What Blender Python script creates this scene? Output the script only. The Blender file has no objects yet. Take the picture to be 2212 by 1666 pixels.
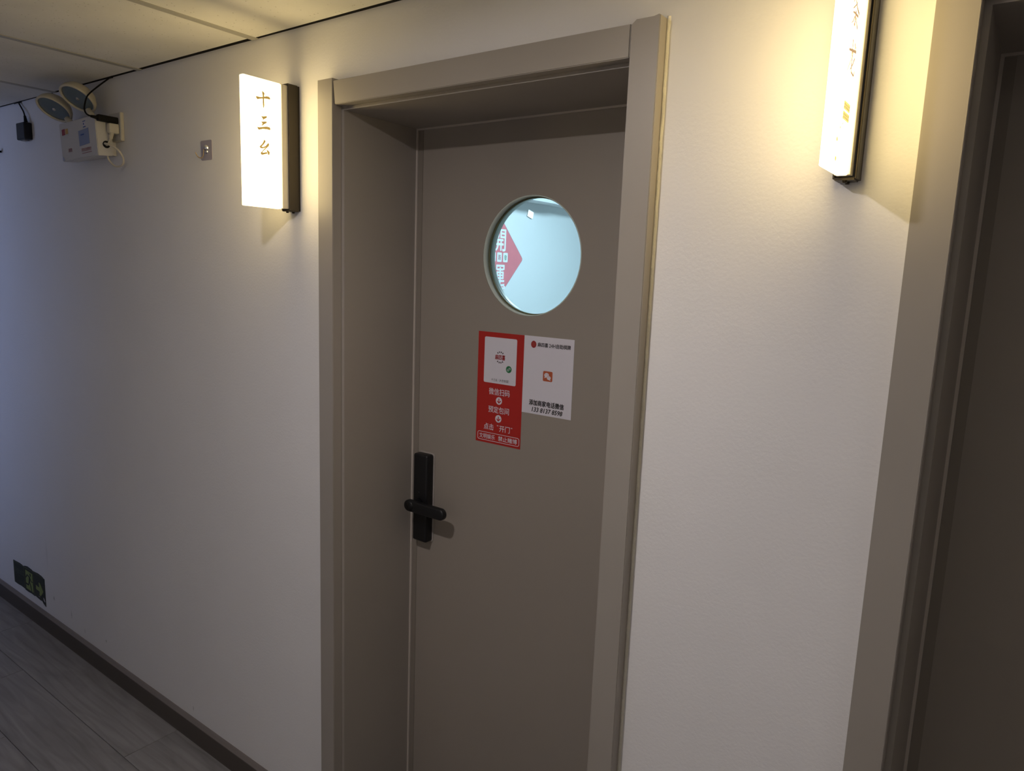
import bpy, bmesh, math, random
from mathutils import Vector, Matrix
random.seed(7)
scene = bpy.context.scene
COL = scene.collection

# ------------------------------------------------------------------ camera
F_PX = 1541.32
YAW, PITCH, ROLL = math.radians(-35.9914), math.radians(-9.0423), math.radians(2.1480)
cy_, sy_ = math.cos(YAW), math.sin(YAW); cp_, sp_ = math.cos(PITCH), math.sin(PITCH)
fwd = Vector((sy_*cp_, cy_*cp_, sp_)); rgt = Vector((cy_, -sy_, 0)); upv = rgt.cross(fwd)
cr_, sr_ = math.cos(ROLL), math.sin(ROLL)
r2 = cr_*rgt + sr_*upv; u2 = -sr_*rgt + cr_*upv
cam_d = bpy.data.cameras.new('camera'); cam = bpy.data.objects.new('camera', cam_d); COL.objects.link(cam)
cam_d.sensor_fit = 'HORIZONTAL'; cam_d.sensor_width = 36.0; cam_d.lens = F_PX/2212*36
cam_d.clip_start = .01; cam_d.clip_end = 60
M = Matrix.Identity(4)
for i in range(3):
    M[i][0] = r2[i]; M[i][1] = u2[i]; M[i][2] = -fwd[i]
M[0][3], M[1][3], M[2][3] = 0, -1.19, 1.63
cam.matrix_world = M
scene.camera = cam

# ------------------------------------------------------------------ light levels, world, exposure
SIGN_E = 7.3          # lit sign boxes
DOWN_E = 860.0         # small ceiling downlight
COOL_FILL_W = 14.0           # cool fill at the far left, through an added window
ROOM_E = 52.0
FILL_PANEL_E = 2.2         # fill panel added on the corridor ceiling, behind and right of the camera
#          # ceiling panel of the room behind the door
scene.view_settings.view_transform = 'Standard'
scene.view_settings.look = 'None'
scene.view_settings.exposure = 0.22
scene.view_settings.gamma = 1.0
scene.view_settings.use_curve_mapping = False
w = bpy.data.worlds.new('world'); scene.world = w; w.use_nodes = True
w.node_tree.nodes['Background'].inputs[0].default_value = (.5, .6, .8, 1)
w.node_tree.nodes['Background'].inputs[1].default_value = .02
ld = bpy.data.lights.new('added_cool_light', 'AREA'); ld.shape = 'RECTANGLE'; ld.size = 1.1; ld.size_y = 1.1
ld.energy = COOL_FILL_W; ld.color = (.46, .58, 1.0)  # bluish fill light, added outside the added window
lo = bpy.data.objects.new('added_cool_light', ld); COL.objects.link(lo)
lo.location = (-4.7, -1.83, 1.5); lo.rotation_euler = (math.radians(90), 0, 0)   # faces +y into the corridor

# ------------------------------------------------------------------ materials
def new_mat(name):
    m = bpy.data.materials.new(name); m.use_nodes = True
    nt = m.node_tree; return m, nt, nt.nodes['Principled BSDF']
def mat(name, col, rough=.5, metal=0, bump=None, spec=.5, var=0, vscale=8):
    m, nt, b = new_mat(name)
    b.inputs['Base Color'].default_value = (*col, 1); b.inputs['Roughness'].default_value = rough
    b.inputs['Metallic'].default_value = metal; b.inputs['Specular IOR Level'].default_value = spec
    tc = nt.nodes.new('ShaderNodeTexCoord')
    if var:
        n = nt.nodes.new('ShaderNodeTexNoise'); n.inputs['Scale'].default_value = vscale; n.inputs['Detail'].default_value = 4
        nt.links.new(tc.outputs['Object'], n.inputs['Vector'])
        r = nt.nodes.new('ShaderNodeValToRGB'); nt.links.new(n.outputs['Fac'], r.inputs[0])
        r.color_ramp.elements[0].position = .3; r.color_ramp.elements[1].position = .7
        r.color_ramp.elements[0].color = (*[c*(1-var) for c in col], 1); r.color_ramp.elements[1].color = (*[min(1, c*(1+var)) for c in col], 1)
        nt.links.new(r.outputs[0], b.inputs['Base Color'])
    if bump:
        sc, st, dist = bump
        n = nt.nodes.new('ShaderNodeTexNoise'); n.inputs['Scale'].default_value = sc; n.inputs['Detail'].default_value = 3
        nt.links.new(tc.outputs['Object'], n.inputs['Vector'])
        bp = nt.nodes.new('ShaderNodeBump'); bp.inputs['Strength'].default_value = st; bp.inputs['Distance'].default_value = dist
        nt.links.new(n.outputs['Fac'], bp.inputs['Height']); nt.links.new(bp.outputs[0], b.inputs['Normal'])
    return m
def emis(name, col, strength, base=(.8, .8, .8)):
    m, nt, b = new_mat(name)
    b.inputs['Base Color'].default_value = (*base, 1); b.inputs['Roughness'].default_value = .3
    b.inputs['Emission Color'].default_value = (*col, 1); b.inputs['Emission Strength'].default_value = strength
    return m

def wall_material():
    m, nt, b = new_mat('white_wall_paint'); N = nt.nodes.new; L = nt.links.new
    tc = N('ShaderNodeTexCoord'); b.inputs['Roughness'].default_value = .62; b.inputs['Specular IOR Level'].default_value = .3
    n = N('ShaderNodeTexNoise'); n.inputs['Scale'].default_value = 2.2; n.inputs['Detail'].default_value = 5; L(tc.outputs['Object'], n.inputs['Vector'])
    r = N('ShaderNodeValToRGB'); r.color_ramp.elements[0].position = .3; r.color_ramp.elements[1].position = .72
    r.color_ramp.elements[0].color = (.775, .765, .76, 1); r.color_ramp.elements[1].color = (.805, .795, .79, 1); L(n.outputs['Fac'], r.inputs[0])
    col = r.outputs[0]
    # small grey scuffs that are on the paint (position, radius)
    for (x, z, rx, rz, dark) in ((-3.254, .171, .010, .013, .45), (-3.088, .150, .007, .022, .35), (-2.97, .118, .006, .012, .25),
                                 (-2.785, .14, .006, .009, .5), (-2.16, .115, .005, .012, .35), (-3.3, .36, .012, .07, .12)):
        mp = N('ShaderNodeMapping'); mp.vector_type = 'POINT'
        mp.inputs['Location'].default_value = (-x/rx, 0, -z/rz); mp.inputs['Scale'].default_value = (1/rx, 0, 1/rz)
        L(tc.outputs['Object'], mp.inputs['Vector'])
        ln = N('ShaderNodeVectorMath'); ln.operation = 'LENGTH'; L(mp.outputs[0], ln.inputs[0])
        mr = N('ShaderNodeMapRange'); mr.inputs[1].default_value = .2; mr.inputs[2].default_value = 1; mr.inputs[3].default_value = dark; mr.inputs[4].default_value = 0
        L(ln.outputs['Value'], mr.inputs[0])
        mx = N('ShaderNodeMix'); mx.data_type = 'RGBA'; mx.inputs[7].default_value = (.16, .15, .14, 1)
        L(mr.outputs[0], mx.inputs[0]); L(col, mx.inputs[6]); col = mx.outputs[2]
    L(col, b.inputs['Base Color'])
    n1 = N('ShaderNodeTexNoise'); n1.inputs['Scale'].default_value = 160; n1.inputs['Detail'].default_value = 3; L(tc.outputs['Object'], n1.inputs['Vector'])
    n2 = N('ShaderNodeTexNoise'); n2.inputs['Scale'].default_value = 7; n2.inputs['Detail'].default_value = 4; L(tc.outputs['Object'], n2.inputs['Vector'])
    v = N('ShaderNodeTexVoronoi'); v.inputs['Scale'].default_value = 9; L(tc.outputs['Object'], v.inputs['Vector'])   # a few trowel nibs
    vr = N('ShaderNodeMapRange'); vr.inputs[1].default_value = 0; vr.inputs[2].default_value = .035; vr.inputs[3].default_value = 1; vr.inputs[4].default_value = 0; L(v.outputs['Distance'], vr.inputs[0])
    b1 = N('ShaderNodeBump'); b1.inputs['Strength'].default_value = .36; b1.inputs['Distance'].default_value = .0012; L(n1.outputs['Fac'], b1.inputs['Height'])
    b2 = N('ShaderNodeBump'); b2.inputs['Strength'].default_value = .35; b2.inputs['Distance'].default_value = .006; L(n2.outputs['Fac'], b2.inputs['Height']); L(b1.outputs[0], b2.inputs['Normal'])
    b3 = N('ShaderNodeBump'); b3.inputs['Strength'].default_value = .2; b3.inputs['Distance'].default_value = .0012; L(vr.outputs[0], b3.inputs['Height']); L(b2.outputs[0], b3.inputs['Normal'])
    L(b3.outputs[0], b.inputs['Normal'])
    return m
def tile_material():
    m, nt, b = new_mat('mineral_fibre_tile'); N = nt.nodes.new; L = nt.links.new
    tc = N('ShaderNodeTexCoord'); b.inputs['Roughness'].default_value = .9
    v = N('ShaderNodeTexVoronoi'); v.inputs['Scale'].default_value = 75; L(tc.outputs['Object'], v.inputs['Vector'])
    g = N('ShaderNodeSeparateColor'); L(v.outputs['Color'], g.inputs[0])
    th = N('ShaderNodeMapRange'); th.inputs[1].default_value = .10; th.inputs[2].default_value = .16; th.inputs[3].default_value = 1; th.inputs[4].default_value = 0; L(v.outputs['Distance'], th.inputs[0])
    k = N('ShaderNodeMath'); k.operation = 'GREATER_THAN'; k.inputs[1].default_value = .45; L(g.outputs[0], k.inputs[0])
    mu = N('ShaderNodeMath'); mu.operation = 'MULTIPLY'; L(th.outputs[0], mu.inputs[0]); L(k.outputs[0], mu.inputs[1])
    mx = N('ShaderNodeMix'); mx.data_type = 'RGBA'; mx.inputs[6].default_value = (.80, .785, .73, 1); mx.inputs[7].default_value = (.40, .37, .29, 1)
    mk = N('ShaderNodeMath'); mk.operation = 'MULTIPLY'; mk.inputs[1].default_value = .6; L(mu.outputs[0], mk.inputs[0]); L(mk.outputs[0], mx.inputs[0])
    n = N('ShaderNodeTexNoise'); n.inputs['Scale'].default_value = 5; n.inputs['Detail'].default_value = 6; L(tc.outputs['Object'], n.inputs['Vector'])
    n3 = N('ShaderNodeMapRange'); n3.inputs[1].default_value = .3; n3.inputs[2].default_value = .75; n3.inputs[3].default_value = .9; n3.inputs[4].default_value = 1.04; L(n.outputs['Fac'], n3.inputs[0])
    mm = N('ShaderNodeVectorMath'); mm.operation = 'SCALE'; L(mx.outputs[2], mm.inputs[0]); L(n3.outputs[0], mm.inputs['Scale']); L(mm.outputs[0], b.inputs['Base Color'])
    bp = N('ShaderNodeBump'); bp.invert = True; bp.inputs['Strength'].default_value = .5; bp.inputs['Distance'].default_value = .002; L(mu.outputs[0], bp.inputs['Height']); L(bp.outputs[0], b.inputs['Normal'])
    return m
def plank_material():
    m, nt, b = new_mat('grey_laminate_plank'); N = nt.nodes.new; L = nt.links.new
    tc = N('ShaderNodeTexCoord'); b.inputs['Roughness'].default_value = .42; b.inputs['Specular IOR Level'].default_value = .35
    at = N('ShaderNodeAttribute'); at.attribute_name = 'plank'
    mp = N('ShaderNodeMapping'); mp.inputs['Scale'].default_value = (1.3, 9, 1); L(tc.outputs['Object'], mp.inputs['Vector'])
    ad = N('ShaderNodeVectorMath'); ad.operation = 'ADD'; L(mp.outputs[0], ad.inputs[0])
    sc = N('ShaderNodeVectorMath'); sc.operation = 'SCALE'; sc.inputs['Scale'].default_value = 23; L(at.outputs['Color'], sc.inputs[0]); L(sc.outputs[0], ad.inputs[1])
    n = N('ShaderNodeTexNoise'); n.inputs['Scale'].default_value = 2.0; n.inputs['Detail'].default_value = 7; n.inputs['Distortion'].default_value = 1.6; L(ad.outputs[0], n.inputs['Vector'])
    wv = N('ShaderNodeTexWave'); wv.wave_type = 'BANDS'; wv.bands_direction = 'Y'; wv.inputs['Scale'].default_value = 1.1; wv.inputs['Distortion'].default_value = 9; wv.inputs['Detail'].default_value = 3; wv.inputs['Detail Scale'].default_value = .8
    L(ad.outputs[0], wv.inputs['Vector'])
    r = N('ShaderNodeValToRGB'); r.color_ramp.elements[0].position = .32; r.color_ramp.elements[1].position = .68
    r.color_ramp.elements[0].color = (.215, .207, .21, 1); r.color_ramp.elements[1].color = (.30, .292, .296, 1); L(n.outputs['Fac'], r.inputs[0])
    mx = N('ShaderNodeMix'); mx.data_type = 'RGBA'; mx.blend_type = 'MULTIPLY'; mx.inputs[0].default_value = .22; L(r.outputs[0], mx.inputs[6])
    r3 = N('ShaderNodeValToRGB'); r3.color_ramp.elements[0].position = .05; r3.color_ramp.elements[0].color = (.5, .48, .47, 1); r3.color_ramp.elements[1].position = .3; r3.color_ramp.elements[1].color = (1, 1, 1, 1)
    L(wv.outputs['Fac'], r3.inputs[0]); L(r3.outputs[0], mx.inputs[7])
    L(mx.outputs[2], b.inputs['Base Color'])
    return m
def glass_material(name, tint):
    m, nt, b = new_mat(name); N = nt.nodes.new; L = nt.links.new; nt.nodes.remove(b)
    t = N('ShaderNodeBsdfTransparent'); t.inputs[0].default_value = (*tint, 1)
    g = N('ShaderNodeBsdfGlossy'); g.inputs['Roughness'].default_value = .02
    f = N('ShaderNodeFresnel'); f.inputs['IOR'].default_value = 1.45
    mx = N('ShaderNodeMixShader'); L(f.outputs[0], mx.inputs[0]); L(t.outputs[0], mx.inputs[1]); L(g.outputs[0], mx.inputs[2])
    L(mx.outputs[0], nt.nodes['Material Output'].inputs['Surface']); return m

M_wall = wall_material()
M_tile = tile_material()
M_plank = plank_material()
M_grid = mat('ceiling_grid_metal', (.40, .385, .34), .5)
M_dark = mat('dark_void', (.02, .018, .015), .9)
M_greige = mat('greige_laminate', (.330, .300, .264), .42, bump=(350, .06, .0004), var=.03, vscale=3)
M_leaf = mat('greige_door_leaf', (.295, .260, .224), .45, bump=(300, .05, .0004), var=.035, vscale=2)
M_edge = mat('pale_edge_band', (.50, .45, .40), .4)
M_jamb_shade = mat('painted_jamb_shade', (.225, .195, .165), .55)  # shade along the jamb, put into a darker leaf colour
M_caulk = mat('white_caulk', (.74, .71, .62), .5, bump=(120, .6, .003))
M_skirt = mat('brown_skirting', (.085, .07, .058), .45)
M_skirt_top = mat('skirting_lip', (.19, .165, .15), .4)
M_bronze = mat('dark_bronze_metal', (.042, .033, .021), .4, .5)
M_acr_clear = mat('cream_acrylic', (.75, .68, .52), .35)
M_acr = emis('lit_acrylic', (1.0, .75, .33), SIGN_E)
M_acr_face = emis('lit_acrylic_lettered_face', (1.0, .76, .34), SIGN_E*1.05)
M_gold = emis('gold_film', (.24, .155, .04), 1.0, (.35, .22, .06))
M_brown_film = emis('brown_film', (.33, .19, .10), 1.0, (.2, .12, .08))
M_yellow_film = emis('yellow_film', (1.0, .72, .16), 1.0, (.8, .6, .1))
M_orange_film = emis('orange_film', (.95, .45, .05), 1.0, (.8, .4, .1))
M_black = mat('black_plastic', (.009, .009, .010), .4, spec=.35)
M_blackm = mat('black_matte', (.006, .006, .006), .6, spec=.2)
M_gasket = mat('pale_gasket', (.42, .38, .35), .5)
M_steel = mat('brushed_steel', (.5, .45, .38), .35, .9)
M_rubber = mat('olive_rubber_seal', (.11, .115, .05), .5)
M_rim = mat('grey_green_trim', (.56, .63, .57), .35)
M_glass = glass_material('pale_green_glass', (.89, .965, .985))
M_redp = mat('red_print', (.40, .014, .009), .45)
M_whitep = mat('white_print', (.66, .64, .70), .5)
M_blackp = mat('black_print', (.02, .018, .02), .5)
M_dred = mat('dark_red_print', (.28, .015, .02), .5)
M_orangep = mat('orange_print', (.42, .09, .03), .5)
M_greenp = mat('green_print', (.01, .15, .05), .5)
M_white = mat('white_plastic', (.58, .57, .56), .4)
M_cream = mat('cream_plastic', (.60, .56, .46), .4)
M_lens = mat('smoky_lens', (.20, .26, .30), .15, .3, spec=.8)
M_reflector = mat('lamp_centre', (.5, .5, .5), .2, .8)
M_blue_lt = mat('pale_blue_label', (.22, .27, .44), .4)
M_blue = mat('blue_print', (.03, .08, .30), .4)
M_yel = mat('ochre_print', (.55, .33, .06), .4)
M_chrome = mat('chrome', (.85, .85, .88), .12, 1.0)
M_clearplate = mat('clear_adhesive_plate', (.38, .35, .40), .22, spec=.7)
M_exit = mat('dark_green_panel', (.016, .023, .014), .35, var=.3, vscale=30)
M_exit_edge = mat('panel_edge', (.13, .15, .09), .4)
M_glow = mat('pale_green_film', (.24, .30, .10), .5)
M_exit_txt = mat('faded_film', (.12, .15, .10), .5)
M_roomwall = mat('room_wall', (.74, .76, .76), .7)
M_poster = mat('poster_red', (.72, .20, .23), .4, var=.08, vscale=6)
M_posterw = mat('poster_white', (.8, .84, .84), .5)
M_postere = mat('poster_edge', (.22, .26, .30), .5)

# ------------------------------------------------------------------ object helpers
def link(o, parent=None):
    COL.objects.link(o)
    if parent is not None: o.parent = parent
    return o
def obj(name, bm, m, parent=None, smooth=False, loc=None):
    me = bpy.data.meshes.new(name)
    bmesh.ops.recalc_face_normals(bm, faces=bm.faces)
    bm.to_mesh(me); bm.free()
    if smooth:
        for p in me.polygons: p.use_smooth = True
    me.materials.append(m)
    o = bpy.data.objects.new(name, me); link(o, parent)
    if loc: o.location = loc
    return o
def struct(o): o['kind'] = 'structure'; return o
def thing(name, label, cat, loc=(0, 0, 0), group=None, rot=(0, 0, 0)):
    o = bpy.data.objects.new(name, None); o.empty_display_size = .05; link(o)
    o.location = loc; o.rotation_euler = rot; o['label'] = label; o['category'] = cat
    if group: o['group'] = group
    return o
def tag(o, label, cat, group=None):
    o['label'] = label; o['category'] = cat
    if group: o['group'] = group
    return o
def add_box(bm, a, b, bev=0, seg=2):
    x0, x1 = sorted((a[0], b[0])); y0, y1 = sorted((a[1], b[1])); z0, z1 = sorted((a[2], b[2]))
    t = bmesh.new()
    bmesh.ops.create_cube(t, size=1)
    for v in t.verts:
        v.co = Vector(((x0+x1)/2+v.co.x*(x1-x0), (y0+y1)/2+v.co.y*(y1-y0), (z0+z1)/2+v.co.z*(z1-z0)))
    if bev: bmesh.ops.bevel(t, geom=t.edges[:], offset=bev, segments=seg, affect='EDGES', profile=.5)
    merge(bm, t); return bm
def merge(bm, t):
    me = bpy.data.meshes.new('tmp'); t.to_mesh(me); t.free(); bm.from_mesh(me); bpy.data.meshes.remove(me)
def box(a, b, bev=0, seg=2): return add_box(bmesh.new(), a, b, bev, seg)
def boxes(lst, bev=0):
    bm = bmesh.new()
    for a, b in lst: add_box(bm, a, b, bev)
    return bm
class Frame:   # a plane in the scene to lay print on: origin, u (reader's right), v (up), n (towards the reader)
    def __init__(s, o, u, v, n): s.o, s.u, s.v, s.n = Vector(o), Vector(u), Vector(v), Vector(n)
    def p(s, a, b, c=0): return s.o + s.u*a + s.v*b + s.n*c
def add_prism(bm, fr, pts, h0, h1):
    lo = [bm.verts.new(fr.p(a, b, h0)) for a, b in pts]; hi = [bm.verts.new(fr.p(a, b, h1)) for a, b in pts]
    n = len(pts); bm.faces.new(lo); bm.faces.new(hi)
    for i in range(n): bm.faces.new((lo[i], lo[(i+1) % n], hi[(i+1) % n], hi[i]))
    return bm
def prism(fr, pts, h0, h1): return add_prism(bmesh.new(), fr, pts, h0, h1)
def rrect(x0, z0, x1, z1, r, n=5):
    out = []
    for cx, cz, a0 in ((x1-r, z1-r, 0), (x0+r, z1-r, 90), (x0+r, z0+r, 180), (x1-r, z0+r, 270)):
        for i in range(n+1):
            a = math.radians(a0+90*i/n); out.append((cx+r*math.cos(a), cz+r*math.sin(a)))
    return out
def circ(cx, cz, r, n=32, rz=None):
    rz = rz or r
    return [(cx+r*math.cos(2*math.pi*i/n), cz+rz*math.sin(2*math.pi*i/n)) for i in range(n)]
def add_ring(bm, fr, cx, cz, r0, r1, h0, h1, n=64):
    c = [[bm.verts.new(fr.p(cx+r*math.cos(2*math.pi*i/n), cz+r*math.sin(2*math.pi*i/n), h)) for i in range(n)] for r, h in ((r0, h0), (r1, h0), (r1, h1), (r0, h1))]
    for k in range(4):
        for i in range(n):
            bm.faces.new((c[k][i], c[k][(i+1) % n], c[(k+1) % 4][(i+1) % n], c[(k+1) % 4][i]))
    return bm
def add_line(bm, fr, pts, wd, h0, h1, closed=False):
    """flat strokes of even width joined by round dots"""
    n = len(pts); rng = range(n if closed else n-1)
    for i in rng:
        a = Vector(pts[i]); b = Vector(pts[(i+1) % n]); d = (b-a)
        if d.length < 1e-7: continue
        d.normalize(); q = Vector((-d.y, d.x))*wd/2
        add_prism(bm, fr, [tuple(a+q), tuple(a-q), tuple(b-q), tuple(b+q)], h0, h1)
        add_prism(bm, fr, circ(b.x, b.y, wd/2, 8), h0, h1*.999)
    return bm
def add_tube(bm, pts, r, n=10, taper=None, smooth_path=True):
    P = [Vector(p) for p in pts]
    if smooth_path and len(P) > 2:      # Catmull-Rom through the points
        Q = []
        for i in range(len(P)-1):
            p0 = P[max(i-1, 0)]; p1 = P[i]; p2 = P[i+1]; p3 = P[min(i+2, len(P)-1)]
            for k in range(8):
                t = k/8
                Q.append(.5*((2*p1)+(-p0+p2)*t+(2*p0-5*p1+4*p2-p3)*t*t+(-p0+3*p1-3*p2+p3)*t**3))
        Q.append(P[-1]); P = Q
    rings = []; prev = None
    for i, p in enumerate(P):
        d = (P[min(i+1, len(P)-1)]-P[max(i-1, 0)]).normalized()
        if prev is None:
            a = d.orthogonal().normalized()
        else:
            a = (prev-d*prev.dot(d)).normalized()
        prev = a; b = d.cross(a)
        rr = r if taper is None else r+(taper-r)*i/(len(P)-1)
        rings.append([bm.verts.new(p+a*rr*math.cos(2*math.pi*k/n)+b*rr*math.sin(2*math.pi*k/n)) for k in range(n)])
    for i in range(len(rings)-1):
        for k in range(n):
            bm.faces.new((rings[i][k], rings[i][(k+1) % n], rings[i+1][(k+1) % n], rings[i+1][k]))
    bm.faces.new(rings[0][::-1]); bm.faces.new(rings[-1]); return bm
def add_lathe(bm, prof, origin, axis, n=40):
    """prof: (radius, distance along axis)"""
    ax = Vector(axis).normalized(); a = ax.orthogonal().normalized(); b = ax.cross(a); o = Vector(origin)
    rings = []
    for r, h in prof:
        if r < 1e-6: rings.append([bm.verts.new(o+ax*h)])
        else: rings.append([bm.verts.new(o+ax*h+a*r*math.cos(2*math.pi*k/n)+b*r*math.sin(2*math.pi*k/n)) for k in range(n)])
    for i in range(len(rings)-1):
        A, B = rings[i], rings[i+1]
        for k in range(n):
            k2 = (k+1) % n
            if len(A) == 1 and len(B) == 1: continue
            if len(A) == 1: bm.faces.new((A[0], B[k], B[k2]))
            elif len(B) == 1: bm.faces.new((A[k], A[k2], B[0]))
            else: bm.faces.new((A[k], A[k2], B[k2], B[k]))
    return bm
def text_obj(name, body, fr, box_, m, parent, h=.0004, bold=0, depth=0, slant=0):
    """lettering fitted into box_ = (u0, v0, u1, v1) on the frame"""
    cu = bpy.data.curves.new('lettering', 'FONT'); cu.body = body; cu.size = 1; cu.resolution_u = 3; cu.shear = slant
    t = bpy.data.objects.new('lettering', cu); COL.objects.link(t)
    dg = bpy.context.evaluated_depsgraph_get(); me = bpy.data.meshes.new_from_object(t.evaluated_get(dg))
    bpy.data.objects.remove(t); bpy.data.curves.remove(cu)
    xs = [v.co.x for v in me.vertices]; ys = [v.co.y for v in me.vertices]
    x0, x1, y0, y1 = min(xs), max(xs), min(ys), max(ys)
    u0, v0, u1, v1 = box_
    for v in me.vertices:
        a = u0+(v.co.x-x0)/(x1-x0)*(u1-u0); b = v0+(v.co.y-y0)/(y1-y0)*(v1-v0)
        v.co = fr.p(a, b, h)
    bm = bmesh.new()
    d = bold*(v1-v0)*.55
    offs = [(0, 0)] if not bold else [(0, 0), (d, 0), (-d, 0), (0, d), (0, -d)]
    for k, (p, q) in enumerate(offs):
        n0 = len(bm.verts); bm.from_mesh(me); bm.verts.ensure_lookup_table()
        sh = fr.u*p+fr.v*q+fr.n*(.00002*k)
        for v in bm.verts[n0:]: v.co += sh
    bm.to_mesh(me); bm.free()
    me.materials.clear(); me.materials.append(m)
    o = bpy.data.objects.new(name, me); link(o, parent); return o

# ================================================================== THE SETTING
X_L, X_R, Y_F = -6.6, 2.6, -1.75        # corridor ends and the wall behind the camera
CEIL = 2.206
T = .30                                  # thickness of the wall with the doors
D1 = (-1.402, -.606, 2.010)              # rough openings: x0, x1, top
D2 = (-.112, .70, 2.020)
ROOM_TOP = 2.75
# wall with the two doors (faces the corridor on y = 0)
bm = bmesh.new()
def quad(bm, pts): bm.faces.new([bm.verts.new(p) for p in pts])
xs = [X_L, D1[0], D1[1], D2[0], D2[1], X_R]
parts_ = [((X_L, 0, 0), (D1[0], T, ROOM_TOP)), ((D1[0], 0, D1[2]), (D1[1], T, ROOM_TOP)), ((D1[1], 0, 0), (D2[0], T, ROOM_TOP)),
          ((D2[0], 0, D2[2]), (D2[1], T, ROOM_TOP)), ((D2[1], 0, 0), (X_R, T, ROOM_TOP))]
for a, b in parts_: add_box(bm, a, b)
bmesh.ops.remove_doubles(bm, verts=bm.verts, dist=1e-5)
# drop the internal faces shared by neighbouring blocks
seen = {}
for f in list(bm.faces):
    k = tuple(round(c, 4) for c in f.calc_center_median()); seen.setdefault(k, []).append(f)
for k, fs in seen.items():
    if len(fs) > 1: bmesh.ops.delete(bm, geom=fs, context='FACES')
struct(obj('wall_back', bm, M_wall))
# wall behind the camera, with an opening for the added window
WX0, WX1, WZ0, WZ1 = -5.25, -4.15, .95, 2.05
struct(obj('wall_front', boxes([((X_L, Y_F, 0), (WX0, Y_F-.12, 2.35)), ((WX0, Y_F, 0), (WX1, Y_F-.12, WZ0)), ((WX0, Y_F, WZ1), (WX1, Y_F-.12, 2.35)), ((WX1, Y_F, 0), (X_R, Y_F-.12, 2.35))]), M_wall))
wn = bpy.data.objects.new('added_window_1', None); link(wn); struct(wn)  # unseen window, added to bring bluish light to the far left
obj('added_window_frame', boxes([((WX0, Y_F-.03, WZ0), (WX0+.05, Y_F-.07, WZ1)), ((WX1-.05, Y_F-.03, WZ0), (WX1, Y_F-.07, WZ1)),
    ((WX0+.05, Y_F-.03, WZ0), (WX1-.05, Y_F-.07, WZ0+.05)), ((WX0+.05, Y_F-.03, WZ1-.05), (WX1-.05, Y_F-.07, WZ1))]), M_white, wn)
obj('added_window_pane', box((WX0+.05, Y_F-.048, WZ0+.05), (WX1-.05, Y_F-.052, WZ1-.05)), glass_material('added_window_glass', (.95, .97, 1)), wn)
struct(obj('wall_left', box((X_L, Y_F-.12, 0), (X_L-.1, T, 2.35)), M_wall))
struct(obj('wall_right', box((X_R, Y_F-.12, 0), (X_R+.1, T, 2.35)), M_wall))

# floor: laminate planks along the corridor
bm = bmesh.new(); lay = bm.loops.layers.color.new('plank')
row_y = [0.0, -.195, -.3925, -.59, -.7875, -.985, -1.1825, -1.38, -1.5775, -1.75]
shift = [-2.249, -3.065, -2.66, -3.3, -2.4, -2.9, -2.2, -3.1, -2.6]
for i in range(9):
    y1, y0 = row_y[i], row_y[i+1]; x = shift[i]-1.218*4
    if i == 0: y1 = 0.0
    while x < X_R:
        a, b = max(x, X_L), min(x+1.218, X_R)
        if b > a:
            n0 = len(bm.faces); c = random.random(), random.random(), random.random(), 1
            add_box(bm, (a+.0009, y0+.0009, -.008), (b-.0009, y1-.0009, 0))
            bm.faces.ensure_lookup_table()
            for f in bm.faces[n0:]:
                for l in f.loops: l[bm.loops.layers.color['plank']] = c
        x += 1.218
flo = struct(obj('floor', bm, M_plank))
obj('floor_joint', box((X_L, Y_F, -.03), (X_R, 0, -.006)), M_dark, flo)

# ceiling: lay-in tiles in a grid
seams_x = [-1.732+.6*k for k in range(-8, 8)]
seams_y = [-.004, -.6, -1.2, -1.745]
bm = bmesh.new()
for i in range(len(seams_x)-1):
    a, b = max(seams_x[i], X_L), min(seams_x[i+1], X_R)
    if b-a < .05: continue
    for j in range(3):
        y1, y0 = seams_y[j], seams_y[j+1]
        dz = random.uniform(-.0012, .0012); e = .0015 if j else random.uniform(.004, .013)
        z = CEIL+dz
        e2 = random.uniform(.003, .012) if j == 0 else e
        fr = Frame((0, 0, z), (1, 0, 0), (0, 1, 0), (0, 0, 1))
        add_prism(bm, fr, [(a+.0015, y0+.0015), (b-.0015, y0+.0015), (b-.0015, y1-e2), (a+.0015, y1-e)], 0, .012)
ce = struct(obj('ceiling', bm, M_tile))
obj('gap_shade_strip', box((X_L, -.0008, CEIL+.0002), (X_R, .0, CEIL+.09)), M_dark, ce)  # dark strip on the wall, painted shade for the ceiling gap
bm = bmesh.new()
for x in seams_x:
    if X_L < x < X_R: add_box(bm, (x-.012, Y_F, CEIL-.0022), (x+.012, -.002, CEIL-.0003))
for y in (-.6, -1.2): add_box(bm, (X_L, y-.012, CEIL-.0026), (X_R, y+.012, CEIL-.0006))
obj('ceiling_grid', bm, M_grid, ce)
obj('ceiling_void', box((X_L, Y_F, 2.30), (X_R, 0, 2.35)), M_dark, ce)

# skirting along the wall with the doors
def skirting(name, x0, x1):
    o = bpy.data.objects.new(name, None); link(o); struct(o)
    obj('skirting_board', box((x0, -.012, 0), (x1, 0, .068)), M_skirt, o)
    bm = bmesh.new()
    fr = Frame((x0, 0, 0), (0, 1, 0), (0, 0, 1), (1, 0, 0))
    add_prism(bm, fr, [(0, .068), (-.0125, .068), (-.0125, .071), (-.007, .079), (-.004, .081), (0, .081)], 0, x1-x0)
    obj('skirting_lip', bm, M_skirt_top, o)
skirting('baseboard_back', X_L, -1.4525)
skirting('baseboard_back.001', -.568, -.160)

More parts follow.
